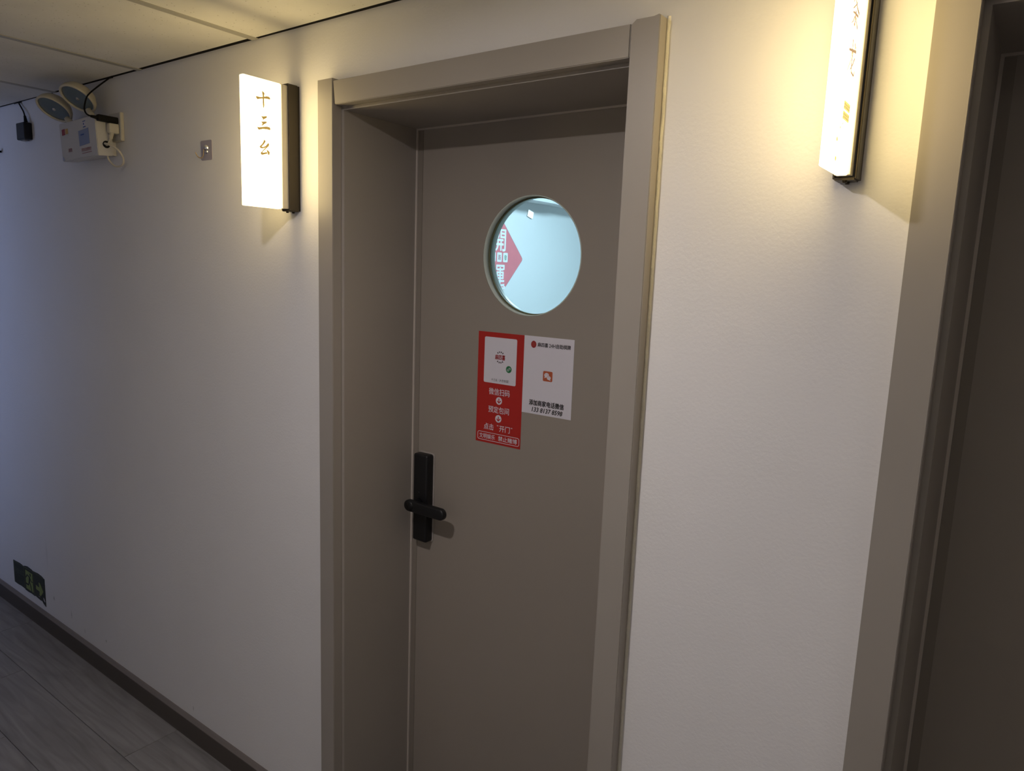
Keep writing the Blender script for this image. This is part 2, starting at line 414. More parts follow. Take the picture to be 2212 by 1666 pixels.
# ---- door surrounds
def surround(name, x0, x1, zt, chamfer=False):
    """x0..x1 inner faces of the jamb liners, zt underside of the head liner"""
    o = bpy.data.objects.new(name, None); link(o); struct(o)
    cw = .054; ci = .0095
    fr = Frame((0, 0, 0), (1, 0, 0), (0, 0, 1), (0, -1, 0))
    YB = .25
    for s, xi in ((-1, x0), (1, x1)):
        a = xi+s*ci; b = a+s*cw
        top = zt+.068
        # liner board, full depth of the reveal, its edge just behind the casing
        obj('jamb_liner', box((xi, 0.0, 0), (xi+s*.012, T, zt)), M_greige, o)
        pts = [(min(a, b), 0), (max(a, b), 0), (max(a, b), top), (min(a, b), top)]
        if chamfer and s == 1:
            pts = [(a, 0), (b, 0), (b, top-.0), (b-.003, top+.001), (b-.012, top-.001), (a+.010, top-.001), (a, top-.009)]
        bm = prism(fr, pts, 0, .028)
        bmesh.ops.bevel(bm, geom=[e for e in bm.edges if abs((e.verts[0].co-e.verts[1].co).z) > 1], offset=.0012, segments=2, affect='EDGES')
        obj('side_casing', bm, M_greige, o)
        # thin pale stop edge at the back of the reveal
        obj('stop_edge', box((xi, YB-.004, 0), (xi-s*.0055, YB, zt)), M_edge, o)
    obj('head_liner', box((x0-.012, 0.0, zt), (x1+.012, T, zt+.012)), M_greige, o)
    bm = bmesh.new()
    xa, xb = x0-ci+.0008, x1+ci-.0012
    if chamfer:   # the head casing is mitred a little off square on its left end
        add_prism(bm, fr, [(xa+.006, zt+.008), (xb, zt+.007), (xb, zt+.062), (xa, zt+.062)], 0, .027)
    else:
        add_prism(bm, fr, [(xa, zt+.008), (xb, zt+.008), (xb, zt+.062), (xa, zt+.062)], 0, .027)
    bmesh.ops.bevel(bm, geom=bm.edges[:], offset=.0015, segments=2, affect='EDGES')
    obj('head_casing', bm, M_greige, o)
    obj('stop_edge', box((x0+.0056, YB-.004, zt), (x1-.0056, YB, zt-.0045)), M_edge, o)
    return o
JX0, JX1, JZ = -1.388, -.630, 1.9955
s1 = surround('trim_1', JX0, JX1, JZ, True)
s2 = surround('trim_2', -.0980, .686, 2.0045)
def caulk(x, z0, z1, wd, seed, parent):
    rnd = random.Random(seed); bm = bmesh.new(); pts = []
    n = int((z1-z0)/.012); prev = None
    for i in range(n+1):
        z = z0+(z1-z0)*i/n; k = wd*(.88+.24*rnd.random()); d = .0016+.0008*rnd.random()
        ring = [bm.verts.new((x, 0, z)), bm.verts.new((x, -d*1.6, z)), bm.verts.new((x+k*.5, -d, z)), bm.verts.new((x+k, 0, z))]
        if prev:
            for j in range(3): bm.faces.new((prev[j], prev[j+1], ring[j+1], ring[j]))
        prev = ring
    return obj('caulk_bead', bm, M_caulk, parent, True)
caulk(JX1+.0095+.054, 0, 2.068, .0058, 3, s1)
caulk(-.098-.0095-.054, 0, 2.08, -.0035, 5, s2)

# ---- doors
FRW = Frame((0, 0, 0), (1, 0, 0), (0, 0, 1), (0, -1, 0))   # facing the corridor, heights measured towards the reader
HX, HZ, HR = -1.007, 1.669, .1452
YL = .25                                                   # front face of the door leaves
def leaf_with_hole(x0, x1, z0, z1, hx, hz, hr, y0, y1, n=96):
    bm = bmesh.new()
    for y in (y0, y1):
        outer = []; inner = []
        for i in range(n):
            a = 2*math.pi*i/n; dx, dz = math.cos(a), math.sin(a)
            tx = ((x1-hx)/dx if dx > 0 else (x0-hx)/dx) if abs(dx) > 1e-6 else 1e9
            tz = ((z1-hz)/dz if dz > 0 else (z0-hz)/dz) if abs(dz) > 1e-6 else 1e9
            t = min(tx, tz); outer.append((hx+dx*t, hz+dz*t)); inner.append((hx+dx*hr, hz+dz*hr))
        vo = [bm.verts.new((p[0], y, p[1])) for p in outer]; vi = [bm.verts.new((p[0], y, p[1])) for p in inner]
        for i in range(n):
            j = (i+1) % n; bm.faces.new((vo[i], vo[j], vi[j], vi[i]))
            # corner fill
            a_, b_ = outer[i], outer[j]
            if abs(a_[0]-b_[0]) > 1e-4 and abs(a_[1]-b_[1]) > 1e-4:
                cx = x1 if max(a_[0], b_[0]) > x1-1e-4 else x0; cz = z1 if max(a_[1], b_[1]) > z1-1e-4 else z0
                c = bm.verts.new((cx, y, cz)); bm.faces.new((vo[i], vo[j], c))
        if y == y0: fo, fi = vo, vi
        else:
            for i in range(n):
                j = (i+1) % n; bm.faces.new((fi[i], fi[j], vi[j], vi[i])); bm.faces.new((fo[i], fo[j], vo[j], vo[i]))
    return bm
d1 = bpy.data.objects.new('door_1', None); link(d1); struct(d1)
obj('door_leaf', leaf_with_hole(JX0+.0025, JX1-.0025, .006, JZ-.002, HX, HZ, HR, YL+.001, YL+.046), M_leaf, d1)
obj('jamb_shade_strip', box((JX0+.0058, YL-.0005, .006), (JX0+.0225, YL+.001, JZ-.005)), M_jamb_shade, d1)  # dark strip beside the jamb on each leaf, standing in for shade
win = obj('round_window_trim', add_ring(add_ring(bmesh.new(), FRW, HX, HZ, HR-.0028, HR-.0002, -(YL+.020), -(YL+.0012)), FRW, HX, HZ, HR-.0028, HR-.0002, -(YL+.046), -(YL+.026)), M_rim, d1, True)
obj('rubber_seal', add_ring(bmesh.new(), FRW, HX, HZ, HR-.0055, HR-.0004, -(YL+.0255), -(YL+.0205)), M_rubber, win, True)
bm = bmesh.new(); bm.faces.new([bm.verts.new((a, YL+.023, b)) for a, b in circ(HX, HZ, HR-.0035, 96)])
pane = obj('glass_pane', bm, M_glass, win); pane['label'] = 'round clear glass pane with a pale green cast'
# smart lock
lock = obj('door_lock', box((-1.356, YL-.030, .868), (-1.303, YL-.002, 1.121), .006, 3), M_black, d1, True)
lock['label'] = 'black rectangular electronic lock body'
g = obj('lock_gasket', prism(FRW, rrect(-1.358, .8655, -1.3012, 1.1230, .007), -YL, -YL+.0022), M_gasket, lock)
g['label'] = 'thin pale gasket behind the lock'
bm = bmesh.new(); add_lathe(bm, [(0, 0), (.014, 0), (.014, .045), (0, .045)], (-1.330, YL-.025, .981), (0, -1, 0), 28)
obj('lever_spindle', bm, M_black, lock, True)
bm = bmesh.new(); rings = []
for ins, h in ((.006, .0520), (.0025, .0528), (.0007, .0545), (0, .0570), (0, .0650), (.0007, .0675), (.0025, .0692), (.006, .0700)):
    rings.append([bm.verts.new(FRW.p(a, b, -YL+h)) for a, b in rrect(-1.353+ins, .965+ins, -1.206-ins, .997-ins, .0159-ins, 10)])
for A, B in zip(rings, rings[1:]):
    for i in range(len(A)): j = (i+1) % len(A); bm.faces.new((A[i], A[j], B[j], B[i]))
bm.faces.new(rings[0]); bm.faces.new(rings[-1])
obj('lever_handle', bm, M_black, lock, True)
obj('keyhole_dot', prism(FRW, circ(-1.332, 1.012, .0022, 12), -(YL-.0299), -(YL-.0305)), mat('dim_indicator', (.03, .03, .032), .4), lock)
# second door
d2 = bpy.data.objects.new('door_2', None); link(d2); struct(d2)
obj('door_leaf', box((-.0955, YL+.001, .006), (.6835, YL+.046, 2.0025)), M_leaf, d2)
obj('jamb_shade_strip', box((-.0922, YL-.0005, .006), (-.0755, YL+.001, 1.9985)), M_jamb_shade, d2)

# ---- the room behind the first door
RX0, RX1, RY1 = -3.2, .4, 4.6
struct(obj('wall_room_left', box((RX0-.1, T, 0), (RX0, RY1, ROOM_TOP)), M_roomwall))
struct(obj('wall_room_right', box((RX1, T, 0), (RX1+.1, RY1, ROOM_TOP)), M_roomwall))
struct(obj('wall_room_back', box((RX0-.1, RY1, 0), (RX1+.1, RY1+.1, ROOM_TOP)), M_roomwall))
struct(obj('wall_room_front', boxes([((RX0, T+.0005, 0), (D1[0], T+.008, ROOM_TOP)), ((D1[0], T+.0005, D1[2]), (D1[1], T+.008, ROOM_TOP)), ((D1[1], T+.0005, 0), (RX1, T+.008, ROOM_TOP))]), M_roomwall))
struct(obj('floor_room', box((RX0-.1, T, -.03), (RX1+.1, RY1+.1, 0)), mat('room_floor', (.35, .33, .31), .5)))
struct(obj('ceiling_room', box((RX0-.1, T, ROOM_TOP), (RX1+.1, RY1+.1, ROOM_TOP+.05)), M_roomwall))
struct(obj('trim_3', boxes([((RX0, T+.01, 2.153), (-3.05, 3.525, ROOM_TOP)), ((RX0, 3.525, 2.153), (-3.07, RY1, ROOM_TOP))]), M_roomwall))
rl = thing('ceiling_panel_light', 'square white ceiling panel lamp in the room behind the round window', 'lamp', (-1.9, 2.9, ROOM_TOP))
obj('lamp_frame', boxes([((-.31, -.31, -.03), (.31, -.29, 0)), ((-.31, .29, -.03), (.31, .31, 0)), ((-.31, -.29, -.03), (-.29, .29, 0)), ((.29, -.29, -.03), (.31, .29, 0))]), M_white, rl)
obj('diffuser', box((-.289, -.289, -.022), (.289, .289, -.004)), emis('room_panel', (.60, .86, 1.0), ROOM_E), rl)

# poster on the left wall of that room: a red diamond
PY, PZ, PH = 2.996, 1.7265, .297
po = thing('diamond_poster', 'red diamond-shaped poster with white lettering, seen through the round door window', 'poster', (RX0, PY, PZ-PH))
FP = Frame((0, 0, PH), (0, 1, 0), (0, 0, 1), (1, 0, 0))
def diamond(h, r):
    s = h*math.sqrt(2)/2; pts = rrect(-s, -s, s, s, r, 4)
    c = math.sqrt(.5); return [(x*c-y*c, x*c+y*c) for x, y in pts]
obj('poster_edge', prism(FP, diamond(PH, .02), .0005, .0015), M_postere, po)
obj('poster_sheet', prism(FP, diamond(PH-.005, .018), .0012, .003), M_poster, po)
text_obj('lettering', '開', FP, (-.075, .050, .07, .205), M_posterw, po, .0036, .028)
text_obj('lettering', '運', FP, (-.075, -.205, .07, -.050), M_posterw, po, .0036, .028)
for k, (c, m_) in enumerate((('一', M_blackp), ('路', M_dred), ('發', M_greenp))):
    y = -.072+.0725*k
    ti = obj('mahjong_tile', prism(FP, rrect(y-.028, -.028, y+.028, .040, .008), .003, .0036), M_posterw, po)
    text_obj('lettering', c, FP, (y-.015, -.014 if c != '一' else .004, y+.015, .024 if c != '一' else .008), m_, ti, .0042, .01)
bm = bmesh.new()
for a, b, r in ((.02, -.235, .02), (.045, -.225, .016), (.07, -.213, .013), (-.01, -.25, .017)): add_prism(bm, FP, circ(a, b, r, 16), .003, .0036+a*.002)
obj('cloud_pattern', bm, M_posterw, po)
nl = thing('bright_square', 'tiny bright white square on the wall, seen through the round window', 'lamp', (RX0, 3.36, 2.0675))  # small glowing square set on the room wall
FL = Frame((0, 0, 0), (0, 1, 0), (0, 0, 1), (1, 0, 0))
a = math.radians(-14); q = .026
sq = [(x*math.cos(a)-y*math.sin(a), x*math.sin(a)+y*math.cos(a)) for x, y in rrect(-q*1.35, -q, q*1.35, q, .006)]
obj('square_base', prism(FL, sq, .0005, .008), M_white, nl)
obj('lit_front', prism(FL, [(x*.97, y*.97) for x, y in sq], .008, .011), emis('small_square_glow', (.72, .92, 1.0), 1.0), nl)

# ================================================================== LIGHTS OF THE CORRIDOR
def downlight(x, y, label):
    t = thing('downlight', label, 'lamp', (x, y, CEIL-.0002), 'ceiling downlights')
    bm = bmesh.new(); add_lathe(bm, [(.032, -.004), (.034, -.006), (.044, -.005), (.048, 0), (.046, .001)], (0, 0, -.0005), (0, 0, 1), 40)
    obj('trim_ring', bm, M_white, t, True)
    bm = bmesh.new(); add_lathe(bm, [(0, -.0045), (.032, -.0045), (.032, -.001), (0, -.001)], (0, 0, 0), (0, 0, 1), 32)
    obj('lit_front', bm, M_down, t)
M_down = emis('downlight_glow', (1.0, .92, .91), DOWN_E)
downlight(-.85, -.92, 'small round white ceiling downlight above the door with the round window')

pl_ = thing('added_fill_panel', 'square frosted fill panel added on the corridor ceiling, right of the camera', 'lamp', (.968, -.90, CEIL-.003))  # unseen lamp, added for soft fill light
obj('fill_panel_frame', boxes([((-.286, -.286, -.006), (.286, -.272, 0)), ((-.286, .272, -.006), (.286, .286, 0)), ((-.286, -.272, -.006), (-.272, .272, 0)), ((.272, -.272, -.006), (.286, .272, 0))]), M_white, pl_)
obj('diffuser', box((-.2715, -.2715, -.004), (.2715, .2715, -.001)), emis('fill_panel_glow', (1.0, .93, .90), FILL_PANEL_E), pl_)

GL = {'shi': [[(-0.1237, 2.0189), (-0.1203, 2.0196), (-0.1128, 2.0196), (-0.1049, 2.021), (-0.0934, 2.0252), (-0.0871, 2.0251), (-0.084, 2.0225), (-0.0849, 2.0197), (-0.0921, 2.0199), (-0.1015, 2.0191), (-0.1106, 2.0168), (-0.1196, 2.0137), (-0.1224, 2.016)],
 [(-0.1069, 2.0341), (-0.1032, 2.0335), (-0.1001, 2.0309), (-0.1014, 2.0252), (-0.1016, 2.0123), (-0.1013, 2.0029), (-0.1023, 1.9961), (-0.1039, 1.9982), (-0.1048, 2.0116), (-0.1048, 2.0257), (-0.1058, 2.0313)]],
 'san': [[(-0.11, 1.977), (-0.1058, 1.9763), (-0.0949, 1.9791), (-0.0944, 1.9759), (-0.1016, 1.9717), (-0.1059, 1.9683), (-0.1053, 1.9715), (-0.1081, 1.9743)],
 [(-0.1108, 1.9641), (-0.1066, 1.9639), (-0.0957, 1.9666), (-0.0952, 1.9634), (-0.1018, 1.9598), (-0.1076, 1.9552), (-0.1099, 1.956), (-0.1061, 1.9595)],
 [(-0.1218, 1.9501), (-0.1177, 1.9489), (-0.1063, 1.9519), (-0.0948, 1.9544), (-0.0876, 1.9545), (-0.085, 1.9518), (-0.086, 1.9483), (-0.0949, 1.9489), (-0.1064, 1.9478), (-0.1172, 1.944), (-0.12, 1.9464)]],
 'yao': [[(-0.1029, 1.9234), (-0.0989, 1.9202), (-0.1031, 1.9136), (-0.1106, 1.9057), (-0.1038, 1.9051), (-0.1061, 1.9023), (-0.1136, 1.9021), (-0.1158, 1.9051), (-0.1085, 1.912), (-0.1047, 1.9181)],
 [(-0.1061, 1.9052), (-0.0986, 1.9088), (-0.095, 1.9132), (-0.0909, 1.9172), (-0.0892, 1.9141), (-0.091, 1.9095), (-0.0987, 1.903), (-0.1074, 1.895), (-0.1086, 1.8917), (-0.096, 1.8948), (-0.0949, 1.8916), (-0.1087, 1.8871), (-0.1122, 1.8875), (-0.1132, 1.8905), (-0.1089, 1.8947), (-0.1016, 1.9026), (-0.098, 1.906), (-0.1038, 1.9032)],
 [(-0.097, 1.9009), (-0.093, 1.8991), (-0.0878, 1.8955), (-0.0891, 1.89), (-0.0926, 1.8895), (-0.0942, 1.8945)]]}
def grow(pts, d):
    """the outline pts moved outwards by d"""
    n = len(pts); area = sum(pts[i][0]*pts[(i+1) % n][1]-pts[(i+1) % n][0]*pts[i][1] for i in range(n)); sg = 1 if area > 0 else -1; out = []
    for i in range(n):
        a, b, c = Vector(pts[i-1]), Vector(pts[i]), Vector(pts[(i+1) % n])
        n1 = Vector(((b-a).y, -(b-a).x)).normalized()*sg; n2 = Vector(((c-b).y, -(c-b).x)).normalized()*sg
        m_ = (n1+n2); m_ = m_.normalized() if m_.length > .2 else n1
        out.append(tuple(b+m_*d))
    return out
def brush(bm, fr, pts, w0, w1, h0, h1):
    """one brush stroke: a tapered ribbon through pts"""
    L_, R_ = [], []
    n = len(pts)
    for i in range(n):
        a = Vector(pts[max(i-1, 0)]); b = Vector(pts[min(i+1, n-1)]); d = (b-a).normalized(); q = Vector((-d.y, d.x))
        w_ = (w0+(w1-w0)*i/(n-1))/2; p = Vector(pts[i]); L_.append(p+q*w_); R_.append(p-q*w_)
    for i in range(n-1):
        add_prism(bm, fr, [tuple(L_[i]), tuple(R_[i]), tuple(R_[i+1]), tuple(L_[i+1])], h0, h1)
def blade_sign(xc, zb, label, which):
    """lit blade sign; xc centre of its thickness, zb its lower edge"""
    t = thing('wall_lightbox', label, 'sign', (xc, 0, zb), 'lit blade signs beside the doors')
    # metal channel on the wall: back plate and two cheeks round the acrylic
    bm = bmesh.new()
    add_box(bm, (-.0165, -.004, -.002), (.0165, -.0005, .302))
    add_box(bm, (-.0165, -.033, -.002), (-.0135, -.004, .302), .0006, 1); add_box(bm, (.0135, -.033, -.002), (.0165, -.004, .302), .0006, 1)
    add_box(bm, (-.0135, -.033, -.004), (.0135, -.004, .0)); add_box(bm, (-.0135, -.033, .300), (.0135, -.004, .304))
    ch = obj('wall_channel', bm, M_bronze, t)
    bm = bmesh.new()
    for y in (-.010, -.028): add_lathe(bm, [(0, -.0075), (.003, -.0075), (.0036, -.005), (.0036, -.004), (0, -.004)], (0, y, 0), (0, 0, 1), 16)
    obj('screw', bm, M_bronze, ch, True)
    obj('clear_rebate', box((-.0112, -.0500, .0012), (.0112, -.031, .2988), .0008, 1), M_acr_clear, t)
    lit = obj('lit_panel', box((-.0078, -.153, 0), (.0078, -.0505, .300), .0022, 3), M_acr, t)
    pm = lit.data; pm.materials.append(M_acr_face)      # the lettered face has its own, slightly stronger glow
    for p in pm.polygons:
        if p.normal.x > .9: p.material_index = 1
    fr = Frame((.0078, 0, 0), (0, 1, 0), (0, 0, 1), (1, 0, 0))
    if which == 'left':
        for key in ('shi', 'san', 'yao'):
            bm = bmesh.new()
            for k, st in enumerate(GL[key]): add_prism(bm, fr, grow([(a+.0043, b-1.765+.0018) for a, b in st], .00055), .00005, .0004+.0001*k)
            c = obj('lettering', bm, M_gold, t)
    else:
        def glyph(strokes, y0, z0, s):
            bm = bmesh.new()
            for k, (pts, w0, w1) in enumerate(strokes): brush(bm, fr, [(y0+a*s, z0+b*s) for a, b in pts], w0*s, w1*s, .00005, .0004+.00003*k)
            return obj('lettering', bm, M_brown_film, t)
        glyph([([(.02, .48), (.3, .5), (.7, .58), (.98, .55)], .09, .14)], -.122, .232, .040)
        glyph([([(.42, 1), (.30, .82), (.10, .64)], .10, .04), ([(.36, .88), (.66, .9), (.5, .68), (.12, .46)], .05, .05), ([(.34, .8), (.6, .62), (.95, .5)], .05, .11),
               ([(.15, .36), (.5, .40), (.85, .40)], .06, .09), ([(.5, .5), (.51, .2), (.48, .02), (.38, .08)], .10, .07), ([(.4, .3), (.25, .12), (.08, .02)], .07, .03), ([(.6, .3), (.75, .16), (.88, .04)], .04, .10)],
              -.124, .186, .042)
        glyph([([(.03, .62), (.4, .68), (.95, .76)], .07, .10), ([(.42, 1), (.44, .72), (.34, .36), (.04, .02)], .08, .03), ([(.52, .68), (.50, .3), (.56, .08), (.9, .04), (.97, .2)], .08, .07),
               ([(.84, .56), (.66, .34), (.38, .12)], .08, .04), ([(.66, .96), (.76, .88), (.82, .82)], .04, .10)],
              -.120, .127, .044)
        bm = bmesh.new()
        add_prism(bm, fr, rrect(-.1155, .0795, -.0805, .0905, .001), .00005, .0004)
        add_prism(bm, fr, rrect(-.117, .0665, -.080, .0770, .001), .00005, .0004)
        obj('yellow_plate', bm, M_yellow_film, t)
        bm = bmesh.new()
        for z in (.081, .068):
            for k in range(4):
                y = -.113+.0082*k
                add_prism(bm, fr, [(y, z+.001), (y+.0052, z+.001), (y+.0052, z+.0022), (y, z+.0022)], .0004, .0006)
                add_prism(bm, fr, [(y+.002, z), (y+.0032, z), (y+.0032, z+.0075), (y+.002, z+.0075)], .0004, .00065)
                add_prism(bm, fr, [(y, z+.0048), (y+.0052, z+.0048), (y+.0052, z+.0058), (y, z+.0058)], .0004, .0006)
        obj('small_lettering', bm, M_brown_film, t)
        bm = bmesh.new()
        for y, z, r in ((-.1345, .037, .0030), (-.1323, .012, .0032), (-.1235, .0535, .0018), (-.1110, .0610, .0016), (-.1015, .0590, .0012)):
            add_prism(bm, fr, circ(y, z, r, 20), .00005, .0004)
        obj('coin_dots', bm, M_orange_film, t)
    return t
blade_sign(-1.572, 1.765, 'glowing white blade sign with three gold characters, left of the round-window door', 'left')
blade_sign(-.2525, 1.785, 'glowing white blade sign cut off at the top, beside the rightmost door', 'right')

# ================================================================== NOTICES ON THE DOOR
FD = Frame((0, YL+.001, 0), (1, 0, 0), (0, 0, 1), (0, -1, 0))
rn = thing('red_notice', 'tall red paper notice with a white card and white lettering, below the round window', 'notice', (-1.086, YL, 1.186))
FDr = Frame((1.086, .001, -1.186), (1, 0, 0), (0, 0, 1), (0, -1, 0))
obj('paper_sheet', prism(FDr, [(-1.1585, 1.186), (-1.0136, 1.186), (-1.0136, 1.4765), (-1.1585, 1.4765)], .0001, .0006), M_redp, rn)
cd = obj('white_card', prism(FDr, rrect(-1.1375, 1.3457, -1.0350, 1.4640, .004), .0006, .0009), M_whitep, rn)
text_obj('lettering', '麻四喜', FDr, (-1.1020, 1.4075, -1.0705, 1.4205), M_dred, cd, .0012, .06)
bm = bmesh.new()
for s, n in ((1, 4), (-1, 4)):
    for k in range(n):
        a = math.radians(90*s+(k-1.5)*24); cx, cz = -1.0862+.0135*math.cos(a), 1.4140+.0135*math.sin(a)*1.0
        tq = Vector((-math.sin(a), math.cos(a)))*.0013; rq = Vector((math.cos(a), math.sin(a)))*.0019
        c = Vector((cx, cz)); add_prism(bm, FDr, [tuple(c+tq+rq), tuple(c-tq+rq), tuple(c-tq-rq), tuple(c+tq-rq)], .0009, .0012)
obj('logo_marks', bm, M_blackp, cd)
gb = obj('green_badge', prism(FDr, circ(-1.0578, 1.3860, .0088, 40), .0009, .0012), M_greenp, cd)
bm = bmesh.new(); c0 = Vector((-1.0578, 1.3860)); up_ = []; R = .0024
for k in range(0, 13): a = math.radians(-70+260*k/12); up_.append((c0.x+.0024+R*math.cos(a), c0.y+.0016+R*math.sin(a)))
dn_ = [(2*c0.x-x, 2*c0.y-z) for x, z in up_]
add_line(bm, FDr, up_, .0011, .0012, .0014); add_line(bm, FDr, dn_, .0011, .0012, .0014); add_line(bm, FDr, [up_[-1], (c0.x, c0.y), dn_[-1]], .0011, .0012, .0014)
obj('badge_curl', bm, M_whitep, gb)
text_obj('lettering', '十三幺（大包有窗）', FDr, (-1.1125, 1.3510, -1.0560, 1.3585), M_blackp, cd, .0012, .004)
text_obj('lettering', '微信扫码', FDr, (-1.1190, 1.3153, -1.0525, 1.3328), M_whitep, rn, .0009, .012)
text_obj('lettering', '预定包间', FDr, (-1.1190, 1.2685, -1.0525, 1.2858), M_whitep, rn, .0009, .012)
text_obj('lettering', '点击', FDr, (-1.1320, 1.2215, -1.1000, 1.2382), M_whitep, rn, .0009, .012)
text_obj('lettering', '开门', FDr, (-1.0815, 1.2215, -1.0480, 1.2382), M_whitep, rn, .0009, .012)
for u in ((-1.0893, -1.0850), (-1.0445, -1.0402)):
    text_obj('quotation_mark', '"', FDr, (u[0], 1.2345, u[1], 1.2375), M_whitep, rn, .0009)
for z in (1.3015, 1.2545):
    dk = obj('arrow_disc', prism(FDr, circ(-1.0857, z, .0098, 40), .0006, .0009), M_whitep, rn)
    bm = bmesh.new(); add_line(bm, FDr, [(-1.0857, z+.0060), (-1.0857, z-.0045)], .0026, .0009, .0011)
    add_line(bm, FDr, [(-1.0857-.0055, z-.0002), (-1.0857, z-.0056), (-1.0857+.0055, z-.0002)], .0026, .0009, .00112)
    obj('arrow', bm, M_redp, dk)
bm = bmesh.new(); add_line(bm, FDr, rrect(-1.1520, 1.1925, -1.0180, 1.2135, .005, 4), .0011, .0006, .0009, True)
obj('lettering_border', bm, M_whitep, rn)
text_obj('lettering', '文明娱乐', FDr, (-1.1465, 1.1965, -1.0945, 1.2095), M_whitep, rn, .0009, .016)
text_obj('lettering', '禁止赌博', FDr, (-1.0840, 1.1965, -1.0240, 1.2095), M_whitep, rn, .0009, .016)

wnn = thing('white_notice', 'white paper notice with black lettering and an orange badge, right of the red notice', 'notice', (-.941, YL, 1.284))
FDw = Frame((.941, .001, -1.284), (1, 0, 0), (0, 0, 1), (0, -1, 0))
obj('paper_sheet', prism(FDw, [(-1.0133, 1.284), (-.8688, 1.284), (-.8688, 1.477), (-1.0133, 1.477)], .0001, .0006), M_whitep, wnn)
bd = obj('round_seal', prism(FDw, circ(-.9849, 1.4567, .0078, 32, .0088), .0006, .0009), M_dred, wnn)
bm = bmesh.new()
for dz in (-.003, 0, .003): add_line(bm, FDw, [(-.9895, 1.4567+dz), (-.9803, 1.4567+dz)], .0007, .0009, .0011)
obj('seal_marks', bm, M_orangep, bd)
text_obj('lettering', '麻四喜', FDw, (-.9730, 1.4520, -.9428, 1.4625), M_blackp, wnn, .0009, .045)
text_obj('lettering', '24H', FDw, (-.9395, 1.4528, -.9214, 1.4615), M_blackp, wnn, .0009, .03)
text_obj('lettering', '自助棋牌', FDw, (-.9185, 1.4520, -.8785, 1.4625), M_blackp, wnn, .0009, .045)
bg = obj('orange_badge', prism(FDw, rrect(-.9536, 1.3695, -.9262, 1.3945, .003), .0006, .0009), M_orangep, wnn)
bm = bmesh.new()
add_prism(bm, FDw, circ(-.9430, 1.3845, .0068, 28, .0058), .0009, .0011); add_prism(bm, FDw, [(-.9480, 1.3805), (-.9495, 1.3770), (-.9450, 1.3790)], .0009, .00112)
obj('speech_bubble', bm, M_whitep, bg)
obj('bubble_gap', prism(FDw, circ(-.9362, 1.3785, .0064, 28, .0056), .0011, .0012), M_orangep, bg)
bm = bmesh.new()
add_prism(bm, FDw, circ(-.9362, 1.3785, .0056, 28, .0048), .0012, .0014); add_prism(bm, FDw, [(-.9325, 1.3750), (-.9305, 1.3718), (-.9350, 1.3738)], .0012, .00142)
obj('speech_bubble', bm, M_whitep, bg)
bm = bmesh.new()
for x, z in ((-.9455, 1.3862), (-.9408, 1.3862)): add_prism(bm, FDw, circ(x, z, .0008, 10), .0011, .0013)
for x, z in ((-.9382, 1.3798), (-.9345, 1.3798)): add_prism(bm, FDw, circ(x, z, .0007, 10), .0014, .0016)
obj('bubble_dots', bm, M_orangep, bg)
text_obj('lettering', '添加商家电话微信', FDw, (-.9915, 1.3055, -.8900, 1.3195), M_blackp, wnn, .0009, .06)
text_obj('lettering', '133 8137 8598', FDw, (-.9825, 1.2900, -.8930, 1.3010), M_blackp, wnn, .0009, .07, slant=.2)

# ================================================================== EMERGENCY LIGHT, SOCKET, PLUGS
LEAN = math.radians(-2.2)
em = thing('emergency_light', 'white twin-head emergency light box with stickers, mounted high left under the ceiling', 'emergency light', (-2.612, -.024, 1.947), None, (0, math.radians(-1.3), 0))
FE = Frame((0, -.047, 0), (1, 0, 0), (0, math.sin(LEAN)*1.0, math.cos(LEAN)), (0, -math.cos(LEAN), math.sin(LEAN)))
W2, EH = .130, .123
bm = bmesh.new()
fr_f = [(-W2, 0), (W2, 0), (W2, EH), (-W2, EH)]
lo_ = [bm.verts.new((x, -.0002, z)) for x, z in ((-W2+.004, .004), (W2, .004), (W2, EH), (-W2+.004, EH))]; hi_ = [bm.verts.new(FE.p(a, b, 0)) for a, b in fr_f]
bm.faces.new(lo_); bm.faces.new(hi_)
for i in range(4): bm.faces.new((lo_[i], lo_[(i+1) % 4], hi_[(i+1) % 4], hi_[i]))
bmesh.ops.recalc_face_normals(bm, faces=bm.faces)
bmesh.ops.bevel(bm, geom=bm.edges[:], offset=.002, segments=2, affect='EDGES')
hs = obj('housing', bm, M_white, em)
obj('mounting_bracket', box((-.09, 0, .01), (.10, .0235, .105)), M_white, em)
obj('label', prism(FE, [(-W2+.018, .083), (-W2+.040, .084), (-W2+.040, .103), (-W2+.018, .102)], .0002, .0006), M_dred, hs)['label'] = 'dark red square sticker'
obj('label', prism(FE, [(-W2+.044, .085), (-W2+.063, .086), (-W2+.063, .102), (-W2+.044, .102)], .0002, .0006), M_yel, hs)['label'] = 'ochre square sticker'
l2 = obj('label', prism(FE, [(.045, .093), (.064, .094), (.064, .114), (.045, .113)], .0002, .0006), M_whitep, hs); l2['label'] = 'small white and blue sticker'
bm = bmesh.new(); add_prism(bm, FE, [(.045, .093), (.064, .094), (.064, .097), (.045, .096)], .0006, .0009); add_prism(bm, FE, [(.045, .1105), (.064, .1115), (.064, .114), (.045, .113)], .0006, .0009)
add_prism(bm, FE, [(.048, .101), (.054, .101), (.054, .107), (.048, .107)], .0006, .0009)
obj('print', bm, M_blue, l2)
l3 = obj('label', prism(FE, [(.008, .038), (.080, .042), (.080, .090), (.008, .086)], .0002, .0006), M_blue_lt, hs); l3['label'] = 'pale blue rectangular sticker'
bm = bmesh.new(); add_prism(bm, FE, [(.022, .070), (.046, .071), (.046, .075), (.022, .074)], .0006, .0008); obj('print', bm, M_blue, l3)
text_obj('lettering', '消防应急照明灯', FE, (.018, .020, .088, .031), M_dred, hs, .0006, .004)
